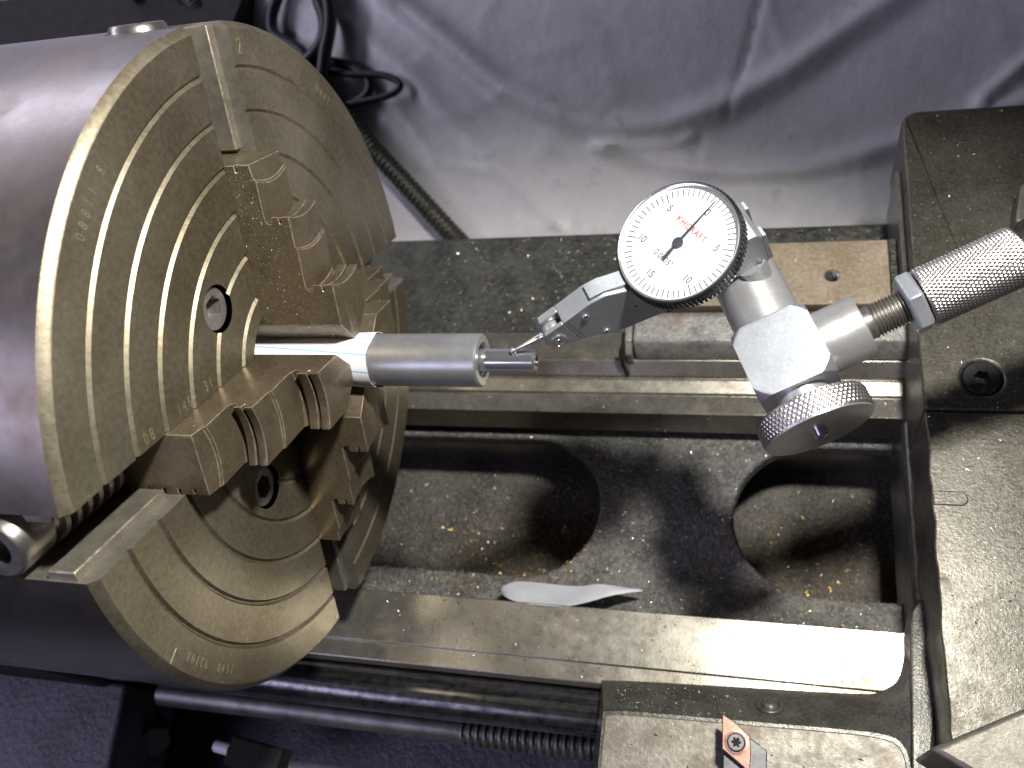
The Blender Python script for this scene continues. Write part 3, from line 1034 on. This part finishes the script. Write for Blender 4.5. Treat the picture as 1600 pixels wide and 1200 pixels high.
bd = G().add(*lean(BP, -4.0)).build('body', 'satin', di)
bevel(bd, 0.35, 2, 20)
for sgn in (-1, 1):
    CP = [(-37.55, 3.25), (-43.6, 3.1), (-45.0, 1.6), (-45.6, -0.6), (-44.2, -3.8), (-40.9, -6.2), (-37.55, -7.8)]
    c = G().add(*(lean(CP, 1.3) if sgn > 0 else prism(CP, PD, DU, DN, DV, -1.7, -4.0))).build('fork_cheek', 'satin', di)
    bevel(c, 0.3, 2, 20)
hubc = dl(-42.2, 0, -1.4)
G().add(*lathe([(3.0, -1.6), (3.1, -1.4), (3.1, 1.4), (3.0, 1.6)], hubc, DV, 48)).build('pivot_hub', 'satin_dirty', di)
# raised cover plate on the upper side
G().add(*prism([(-27.2, 4.15), (-23.4, 3.15), (-17.9, -0.6), (-17.4, 0.35), (-23.2, 4.0), (-27.2, 5.0)], PD, DU, DN, DV, -3.1, 1.6)).build('cover_plate', 'satin', di)
# stylus
tipP = V((74.3, 0.7, 4.55))
dirS = (tipP - hubc).normalized()
st = G().add(*lathe([(1.2, 2.3), (1.25, 4.2), (0.95, 4.6), (1.1, 6.0), (0.45, (tipP - hubc).length - 0.5)], hubc, dirS, 28)).build('stylus', 'bright', di)
vs, fs = [], []
bl = [(math.sin(pi * i / 16) * 0.98, -math.cos(pi * i / 16) * 0.98) for i in range(17)]
G().add(*lathe(bl, tipP, dirS, 28)).build('ball_tip', 'bright', st)
# screws on the side plate


def side_screw(name, u, n, R, mat='bright', v=None):
    c = dl(u, side_v(n) if v is None else v, n)
    o = G().add(*lathe([(R, -0.4), (R, 0.35), (R * 0.85, 0.55), (R * 0.6, 0.5), (R * 0.5, -0.2), (0.01, -0.2)], c, DV, 32)).build(name, mat, di)
    return o


SD = (DV + DN * SL).normalized()
pv = G().add(*lathe([(2.7, -0.4), (2.7, 0.3), (2.5, 0.5), (1.7, 0.5), (1.6, 0.25), (1.35, 0.25), (1.25, 0.5), (0.01, 0.5)], dl(-42.4, side_v(-2.2), -2.2), SD, 40)).build('pivot_screw', 'bright', di)
G().add(*box(dl(-42.4, side_v(-2.2), -2.2) + SD * 0.42, (2.3, 0.4, 0.2), ((DU * 0.8 + DN * 0.6), (DN * 0.8 - DU * 0.6), DV))).build('slot_shade_strip', 'bezel', pv)  # proud black strip painting the shade inside a screw slot
side_screw('side_screw', -31.7, 0.2, 1.05)
side_screw('side_screw', -30.7, -11.0, 1.05)
side_screw('side_screw', 14.4, -20.2, 1.1, v=8.0)
G().add(*lathe([(0.42, -0.3), (0.42, 0.03), (0.01, 0.03)], dl(-19.5, side_v(-9.0), -9.0), DV, 20)).build('pin_hole_shade', 'bezel', di)  # black disc on the surface, painted as the shade of a hole
G().add(*box(dl(-36.3, side_v(-2.6) + 0.005, -2.6), (0.07, 10.4, 0.06), (DU, (DN - DV * SL).normalized(), SD))).build('seam', 'bezel', di)
# tail block with a dovetail slot in its end
TBP = [(3.5, -4.7), (14.0, -4.7), (17.6, -6.2), (18.7, -8.0), (16.9, -22.6), (9.5, -21.5), (3.5, -18.8)]
o = G().add(*prism(TBP, PD, DU, DN, DV, -4.5, 8.0)).build('tail_block', 'satin', di)
bevel(o, 0.3, 2, 20)
for v0, v1 in ((-4.4, -1.6), (4.6, 7.9)):
    o = G().add(*prism([(18.72, -8.2), (19.8, -8.4), (18.2, -22.4), (17.0, -22.3)], PD, DU, DN, DV, v0, v1)).build('dovetail', 'satin', di)
    bevel(o, 0.2, 2)

# ================================================================== INDICATOR HOLDER
PB = V((150.13, 3.49, -5.84))
A1 = V((0.3997, -0.9107, -0.1039)).normalized()
A2 = V((0.9008, 0.3693, 0.2286)); A2 = (A2 - A1 * A2.dot(A1)).normalized()
A3 = V((-0.1698, -0.185, 0.968)); A3 = (A3 - A1 * A3.dot(A1) - A2 * A3.dot(A2)).normalized()
hd = thing('indicator_holder', 'satin steel swivel holder with knurled handle and knurled clamp knob', 'indicator holder', tuple(PB))
# block = cube with its corners turned away
N = 56
vs, fs = [], []
half = (10.7, 10.8, 10.0)
RC = 16.2


def rounded(p):
    d = V(p).normalized()
    # intersection of a box and a sphere-like turned form
    t = RC
    for i in range(3):
        if abs(d[i]) > 1e-6:
            t = min(t, half[i] / abs(d[i]))
    return PB + (A1 * d[0] + A2 * d[1] + A3 * d[2]) * t


ids = {}


def vid(p):
    key = tuple(round(c, 5) for c in p)
    if key not in ids:
        ids[key] = len(vs)
        vs.append(rounded(p))
    return ids[key]


for ax in range(3):
    for sg in (-1, 1):
        for i in range(N):
            for j in range(N):
                q4 = []
                for (ii, jj) in ((i, j), (i + 1, j), (i + 1, j + 1), (i, j + 1)):
                    p = [0, 0, 0]
                    p[ax] = sg; p[(ax + 1) % 3] = -1 + 2 * ii / N; p[(ax + 2) % 3] = -1 + 2 * jj / N
                    q4.append(vid(p))
                fs.append(tuple(q4))
blk = mk('clamp_block', vs, fs, 'satin', hd, angle=14)
G().add(*lathe([(9.2, -28.6), (9.6, -28.1), (9.6, -8.5), (9.3, -8.2)], PB, A1, 80)).build('clamp_barrel', 'satin_dirty', hd)
# small ball stub gripping the indicator
G().add(*tube([PB + A1 * -24 + A3 * 1, dl(12, 8.5, -25.5), dl(12, 6.5, -21.0)], 4.3, 32)).build('swivel_stub', 'satin_dirty', hd)
G().add(*lathe([(8.9, 8.5), (8.9, 21.8), (8.6, 22.3), (5.2, 22.3)], PB, A2, 80)).build('collar', 'satin_dirty', hd)
prof = [(4.6, 21.5), (4.6, 24.2)]
h = 24.2
while h < 34.2:
    prof += [(4.75, h + 0.35), (4.75, h + 0.45), (4.05, h + 0.85)]
    h += 0.95
G().add(*lathe(prof, PB, A2, 48)).build('threaded_stud', 'thread', hd, angle=20)
# lock nut with chamfered faces
hx = hexpoly(15.6)
e1, e2 = A1, A3
ca, sa = math.cos(0.30), math.sin(0.30)
g = G()
nv = []
for (sc, hh) in ((0.90, 33.6), (1.0, 34.2), (1.0, 37.4), (0.90, 38.0)):
    for x, y in hx:
        nv.append(PB + A2 * hh + (e1 * (x * ca - y * sa) + e2 * (x * sa + y * ca)) * sc)
nf = [tuple(range(6)), tuple(range(23, 17, -1))]
for L in range(3):
    nf += [(L * 6 + i, L * 6 + (i + 1) % 6, (L + 1) * 6 + (i + 1) % 6, (L + 1) * 6 + i) for i in range(6)]
nut = g.add(nv, nf).build('lock_nut', 'satin', hd)
bevel(nut, 0.3, 2, 10)
G().add(*knurled(PB, A2, 8.2, 38.4, 63.6, 52, 0.38, 26)).build('knurled_handle', 'knurl', hd, angle=60)
G().add(*lathe([(6.2, 63.5), (6.2, 66.5), (8.0, 67.5), (8.0, 170)], PB, A2, 48)).build('handle_end', 'blackox', hd)
# thumb knob
G().add(*lathe([(7.2, 9.5), (7.2, 15.2), (6.9, 15.6)], PB, A1, 48)).build('knob_neck', 'satin_dirty', hd)
kn = G().add(*knurled(PB, A1, 15.4, 15.4, 21.8, 66, 0.5, 6, sub=6)).build('thumb_knob', 'knurl', hd, angle=60)
G().add(*lathe([(14.9, 21.6), (14.9, 22.1), (14.2, 22.4), (2.9, 21.9), (0.01, 21.9)], PB, A1, 96)).build('knob_face', 'satin_dirty', kn)
G().add(*lathe([(2.1, 21.6), (2.1, 23.6), (1.9, 23.9), (1.3, 23.9), (1.2, 23.7), (0.01, 23.7)], PB, A1, 32)).build('knob_screw', 'bright', kn)

# ================================================================== CUTTING TOOL ON THE WING
tl = thing('insert_tool', 'grey tool shank with a copper coloured pointed carbide insert', 'cutting tool', (140, -100, -98))
sk = [(133.4, -91.6), (141.9, -87.0), (146.6, -89.8), (146.9, -150), (134.0, -150)]
o = G().add(*prism(sk, (0, 0, 0), (1, 0, 0), (0, 1, 0), (0, 0, 1), -97.95, -88.0)).build('shank', 'tool', tl)
bevel(o, 0.3, 2)
ip = [(132.9, -80.9), (137.6, -83.4), (141.6, -86.7), (141.9, -91.6), (141.5, -97.4), (139.4, -95.5), (133.1, -91.2), (133.0, -86.0)]
ins = G().add(*prism(ip, (0, 0, 0), (1, 0, 0), (0, 1, 0), (0, 0, 1), -87.95, -85.2)).build('insert', 'carbide', tl)
bevel(ins, 0.3, 2, 20)
# chip-breaker lands on both points and the ring land round the screw
G().add(*lathe([(3.75, -85.25), (3.7, -85.0), (3.1, -84.95), (3.0, -85.2)], (137.35, -88.9, 0), (0, 0, 1), 40, closed=True)).build('ring_land', 'carbide', ins)
for pts in ([(133.7, -82.6), (136.6, -84.2), (134.6, -85.3)], [(141.2, -95.4), (139.9, -94.0), (141.1, -92.6)]):
    G().add(*prism(pts, (0, 0, 0), (1, 0, 0), (0, 1, 0), (0, 0, 1), -85.3, -84.95)).build('chip_breaker', 'carbide', ins)
sc = G().add(*lathe([(2.85, -86), (2.85, -84.95), (2.35, -84.5), (1.2, -84.5)], (137.35, -88.9, 0), (0, 0, 1), 40)).build('torx_screw', 'tool', ins)
star = []
for k in range(24):
    a = 2 * pi * k / 24
    star.append((1.35 + 0.32 * math.cos(6 * a), a))
G().add(*prism([(r * math.cos(a), r * math.sin(a)) for r, a in star], (137.35, -88.9, -84.49), (1, 0, 0), (0, 1, 0), (0, 0, 1), 0, 0.015)).build('torx_shade_star', 'headpaint', sc)  # flat near-black star painting the shade of a torx recess

# ================================================================== PAPER SCRAP
outline = [(40.6, -35.0, -132), (44, -31.2, -133), (52, -30.4, -134), (62, -30.6, -136), (74, -30.4, -137), (80, -29.0, -134), (88, -29.6, -135), (99.5, -30.6, -134)]
lower = [(41.3, -37.0, -131), (46, -41.0, -124), (54, -43.6, -117.4), (62, -44.2, -117.0), (72, -44.0, -116.8), (80, -39.5, -124), (88, -34.2, -130), (99.6, -31.0, -134)]
vs, fs = [], []
for j in range(7):
    f = j / 6
    for i in range(len(outline)):
        a, c = V(outline[i]), V(lower[i])
        p = a.lerp(c, f)
        p.z += 1.2 * math.sin(f * pi) * math.sin(i * 1.3) + 0.35 * math.sin(i * 2.7 + j)
        vs.append(p)
w = len(outline)
for j in range(6):
    for i in range(w - 1):
        fs.append((j * w + i, j * w + i + 1, (j + 1) * w + i + 1, (j + 1) * w + i))
o = mk('paper_scrap', vs, fs, 'scrap', None, angle=60)
m = o.modifiers.new('thick', 'SOLIDIFY'); m.thickness = 0.15 * S
m = o.modifiers.new('smooth', 'SUBSURF'); m.levels = 1; m.render_levels = 2
tag(o, 'torn white paper scrap lying against the front way', 'paper scrap')

# ================================================================== CABLES BEHIND THE CHUCK


def cable(name, pts, r, mat, label, n=12, seg=16):
    o = G().add(*tube(spline(pts, n), r, seg)).build(name, mat)
    return tag(o, label, 'cable', 'cables behind the chuck')


cable('black_cable', [(-150, 375, -112), (-160.7, 357.3, -119.8), (-168.6, 342.4, -126.8), (-172.0, 331.0, -132.1), (-168.7, 320.9, -136.8), (-149.4, 309.6, -142.1), (-144.2, 297.6, -147.7), (-160, 280, -160)], 4.0, 'blackrub',
      'thick black cable arching just above the chuck rim, leftmost of the loops')
cable('black_cable', [(-142, 365, -112), (-139.6, 351.6, -118.1), (-135.3, 335.8, -125.5), (-130.7, 323.9, -131.0), (-131.2, 312.5, -136.3), (-137.7, 303.5, -140.5), (-151.2, 293.1, -145.4), (-175, 280, -155)], 4.4, 'blackrub',
      'black cable curving down to the left behind the rim of the chuck')
cable('black_cable', [(-138, 360, -112), (-134.0, 343.6, -117.4), (-126.7, 331.5, -123.0), (-124.8, 316.2, -130.2), (-127.4, 301.3, -137.1), (-129.1, 288.3, -143.2), (-132.4, 279.1, -147.5), (-150, 262, -160)], 4.4, 'blackrub',
      'black cable hanging straight down beside the chuck rim')
cable('black_cable', [(-175, 305, -147), (-150.8, 304.3, -147.9), (-127.5, 303.6, -148.2), (-106.8, 296.2, -151.6), (-100.6, 287.0, -155.9), (-106.2, 279.9, -159.3), (-121.9, 277.2, -160.5), (-140.3, 276.5, -160.8), (-170, 275, -162)], 3.3, 'blackrub',
      'black cable looping tightly in a small round coil')
cable('black_cable', [(-170, 297, -146), (-143.6, 295.6, -147.5), (-116.0, 292.7, -148.9), (-89.1, 289.5, -150.4), (-78.0, 283.4, -153.2), (-84.4, 277.9, -155.7), (-106.4, 275.0, -157.1), (-124.4, 274.0, -157.6), (-160, 272, -160)], 2.3, 'blackrub',
      'thin black cable making the long pointed loop to the right')
path = spline([(-140, 292, -148), (-114.6, 267.3, -159.6), (-91.5, 243.5, -170.7), (-64.7, 218.3, -182.5), (-37.8, 193.1, -194.2), (-17.5, 175.4, -202.4), (10, 150, -214)], 40)
o = G().add(*tube(path, lambda i: 6.0 + 0.45 * math.sin(i * 1.6), 18)).build('flexible_conduit', 'conduit')
tag(o, 'ribbed olive conduit running from the chuck down behind the bed', 'conduit')
o = G().add(*tube(spline([(-290, 390, -100), (-248.2, 360.8, -116.0), (-227.0, 340.5, -125.5), (-206.5, 328.6, -131.0), (-181.4, 310.7, -139.4), (-150, 290, -150)], 30), lambda i: 7.5 + 0.5 * math.sin(i * 1.5), 18)).build('flexible_conduit', 'blackrub')
tag(o, 'thick black ribbed hose at the top left above the chuck', 'conduit')
o = G().add(*tube(spline([(-360, 420, -70), (-315, 396, -84), (-292, 380, -92), (-280, 366, -104), (-275, 350, -118)], 12), 4.0, 14)).build('red_wire', 'red')
tag(o, 'dark red wire at the top edge beside the headstock', 'wire')
o = G().add(*box2((-420, 178, -228), (-190, 380, -120))).build('motor_box', 'headpaint')
tag(o, 'black box behind the headstock at the top left', 'box')

# ================================================================== SWARF


def chips(name, n, pick, size, mat, label, flat=0.5):
    vs, fs = [], []
    for _ in range(n):
        p = pick()
        if p is None:
            continue
        s = size * random.choice((0.5, 0.7, 0.7, 1.0, 1.0, 1.5))
        q_ = Matrix.Rotation(random.uniform(0, 2 * pi), 3, 'Z') @ Matrix.Rotation(random.gauss(0, flat), 3, 'X') @ Matrix.Rotation(random.gauss(0, flat), 3, 'Y')
        L = s * random.uniform(0.8, 2.2)
        pts = [V((-L, -s * 0.5, 0)), V((L * 0.4, -s * 0.6, s * 0.3)), V((L, s * 0.3, 0)), V((-L * 0.3, s * 0.7, s * 0.15)), V((0, 0, -s * 0.35))]
        b = len(vs)
        vs += [V(p) + q_ @ a + V((0, 0, s * 0.3)) for a in pts]
        fs += [(b, b + 1, b + 2), (b, b + 2, b + 3), (b, b + 4, b + 1), (b + 1, b + 4, b + 2), (b + 2, b + 4, b + 3), (b + 3, b + 4, b)]
    o = mk(name, vs, fs, mat, None, smooth=False)
    return tag(o, label, 'swarf', None, 'stuff')


def in_stadium(x, y):
    for x0, x1 in ((-90, 76.5), (133, 330)):
        if x0 + 32 <= x <= x1 - 32 and abs(y - 6) < 32: return True
        for cx in (x0 + 32, x1 - 32):
            if math.hypot(x - cx, y - 6) < 32: return True
    return False


def on_floor():
    x, y = random.uniform(-40, 215), random.uniform(-43, 40)
    return (x, y, -190 if in_stadium(x, y) else -143)


def on_front():
    x, y = random.uniform(-30, 195), random.uniform(-70, -44)
    return (x, y, ZW if y > -63.6 else ZW - 0.8)


def on_rear():
    x = random.uniform(-10, 195)
    y = random.choice((random.uniform(41, 48.5), random.uniform(41, 48.5), random.uniform(50, 55), random.uniform(63, 76)))
    z = ZW if y < 48.8 else (-117.1 + (y - 49.3) * 0.19 if y < 55.2 else -112)
    return (x, y, z)


def on_shelf():
    x, y = random.uniform(-10, 195), random.uniform(78, 137)
    return (x, y, -120.5 - (y - 76.8) * 0.041)


def on_saddle():
    x, y = random.uniform(199, 262), random.uniform(-90, 160)
    if random.random() < 0.45:
        x, y = random.gauss(222, 12), random.gauss(-32, 16)
        if x < 199.5: return None
    return (x, y, -80 if y > 25.6 else -80.5)


def on_wing():
    x, y = random.uniform(95, 187), random.uniform(-120, -84)
    return (x, y, -98)


def on_tan():
    x, y = random.uniform(107, 192), random.uniform(81, 111)
    if random.random() < 0.5:
        x = 192 - abs(random.gauss(0, 14))
    if x < 107: return None
    return (x, y, -98)


def gold_floor():
    if random.random() < 0.6:
        x, y = random.gauss(38, 26), random.gauss(-8, 18)
    else:
        x, y = random.gauss(170, 22), random.gauss(-5, 18)
    if not -43 < y < 39 or x > 300: return None
    return (x, y, -190 if in_stadium(x, y) else -143)


def pick_of(*fs_):
    return lambda: random.choice(fs_)()


chips('silver_swarf_and_glints', 12000, on_floor, 0.25, 'silver_chip_and_glint', 'fine silver swarf strewn on the floor between the ways', 0.9)
chips('golden_swarf', 5600, gold_floor, 0.38, 'brass_chip', 'golden brass swarf scattered on the bed floor', 0.9)
chips('silver_swarf_and_glints', 1500, pick_of(on_front, on_rear, on_rear), 0.16, 'silver_chip_and_glint', 'fine silver swarf dusting the bed ways', 0.6)
chips('silver_swarf_and_glints', 700, on_shelf, 0.38, 'silver_chip_and_glint', 'silver swarf sprinkled over the dark rear shelf', 0.9)
chips('golden_swarf', 160, on_shelf, 0.34, 'brass_chip', 'a few golden chips on the dark rear shelf', 0.9)
chips('silver_swarf_and_glints', 4200, on_saddle, 0.15, 'silver_chip_and_glint', 'fine silver swarf and added glints on the oily saddle top', 0.8)  # real swarf, plus extra specks standing in for glints on oily iron
chips('golden_swarf', 330, on_saddle, 0.24, 'brass_chip', 'golden chips stuck on the oily saddle top', 0.8)
def on_slope():
    f = random.random(); x = random.uniform(95, 186)
    return (x, -70.4 - 10.2 * f, -110 + 11.4 * f)


chips('silver_swarf_and_glints', 900, on_slope, 0.13, 'silver_chip_and_glint', 'silver specks added as glints on the sloping edge of the saddle wing', 0.9)  # specks laid down as painted glints along the sloping shoulder
chips('dark_swarf', 420, pick_of(on_saddle, on_wing, on_front), 0.30, 'dark_chip', 'dark oily grit on the saddle and front way', 0.8)
chips('silver_swarf_and_glints', 420, pick_of(on_wing, on_tan), 0.17, 'silver_chip_and_glint', 'fine silver swarf on the saddle wing and tan plate', 0.8)



def jaw_side(k, sgn, rmin=10, rmax=62):
    a = PHI + k * pi / 2
    d = V((0, math.cos(a), math.sin(a))); t = V((0, -math.sin(a), math.cos(a)))

    def f():
        r = random.uniform(rmin, rmax)
        top_ = 24.5 if r < 26 else (16 if r < 46 else 7.5)
        return d * r + t * (sgn * WJ) + XA * random.uniform(0.3, top_)
    return f


def on_face():
    r = math.sqrt(random.uniform(25 ** 2, 97 ** 2)); a = random.uniform(0, 2 * pi)
    for k in range(4):
        b_ = a - PHI - k * pi / 2
        if abs(r * math.sin(b_)) < WS + 0.4 and math.cos(b_) > 0:
            return None
    return V((-0.15, r * math.cos(a), r * math.sin(a)))


def on_headstock():
    x, y = random.uniform(-330, -130), random.uniform(-50, 118)
    return (x, y, 36 - (y + 60) * 0.0333)


chips('silver_swarf_and_glints', 420, on_headstock, 0.28, 'silver_chip_and_glint', 'sparse metal specks on the dark headstock casting', 0.9)
chips('silver_swarf_and_glints', 1500, jaw_side(0, 1, 12), 0.075, 'silver_chip_and_glint', 'fine bright metal dust on the flank of the upper jaw', 1.4)
chips('silver_swarf_and_glints', 260, jaw_side(1, -1), 0.06, 'silver_chip_and_glint', 'fine bright metal dust on the lower left jaw', 1.4)
chips('silver_swarf_and_glints', 900, on_face, 0.06, 'silver_chip_and_glint', 'fine bright metal dust on the chuck face', 1.4)
scene.render.film_transparent = False
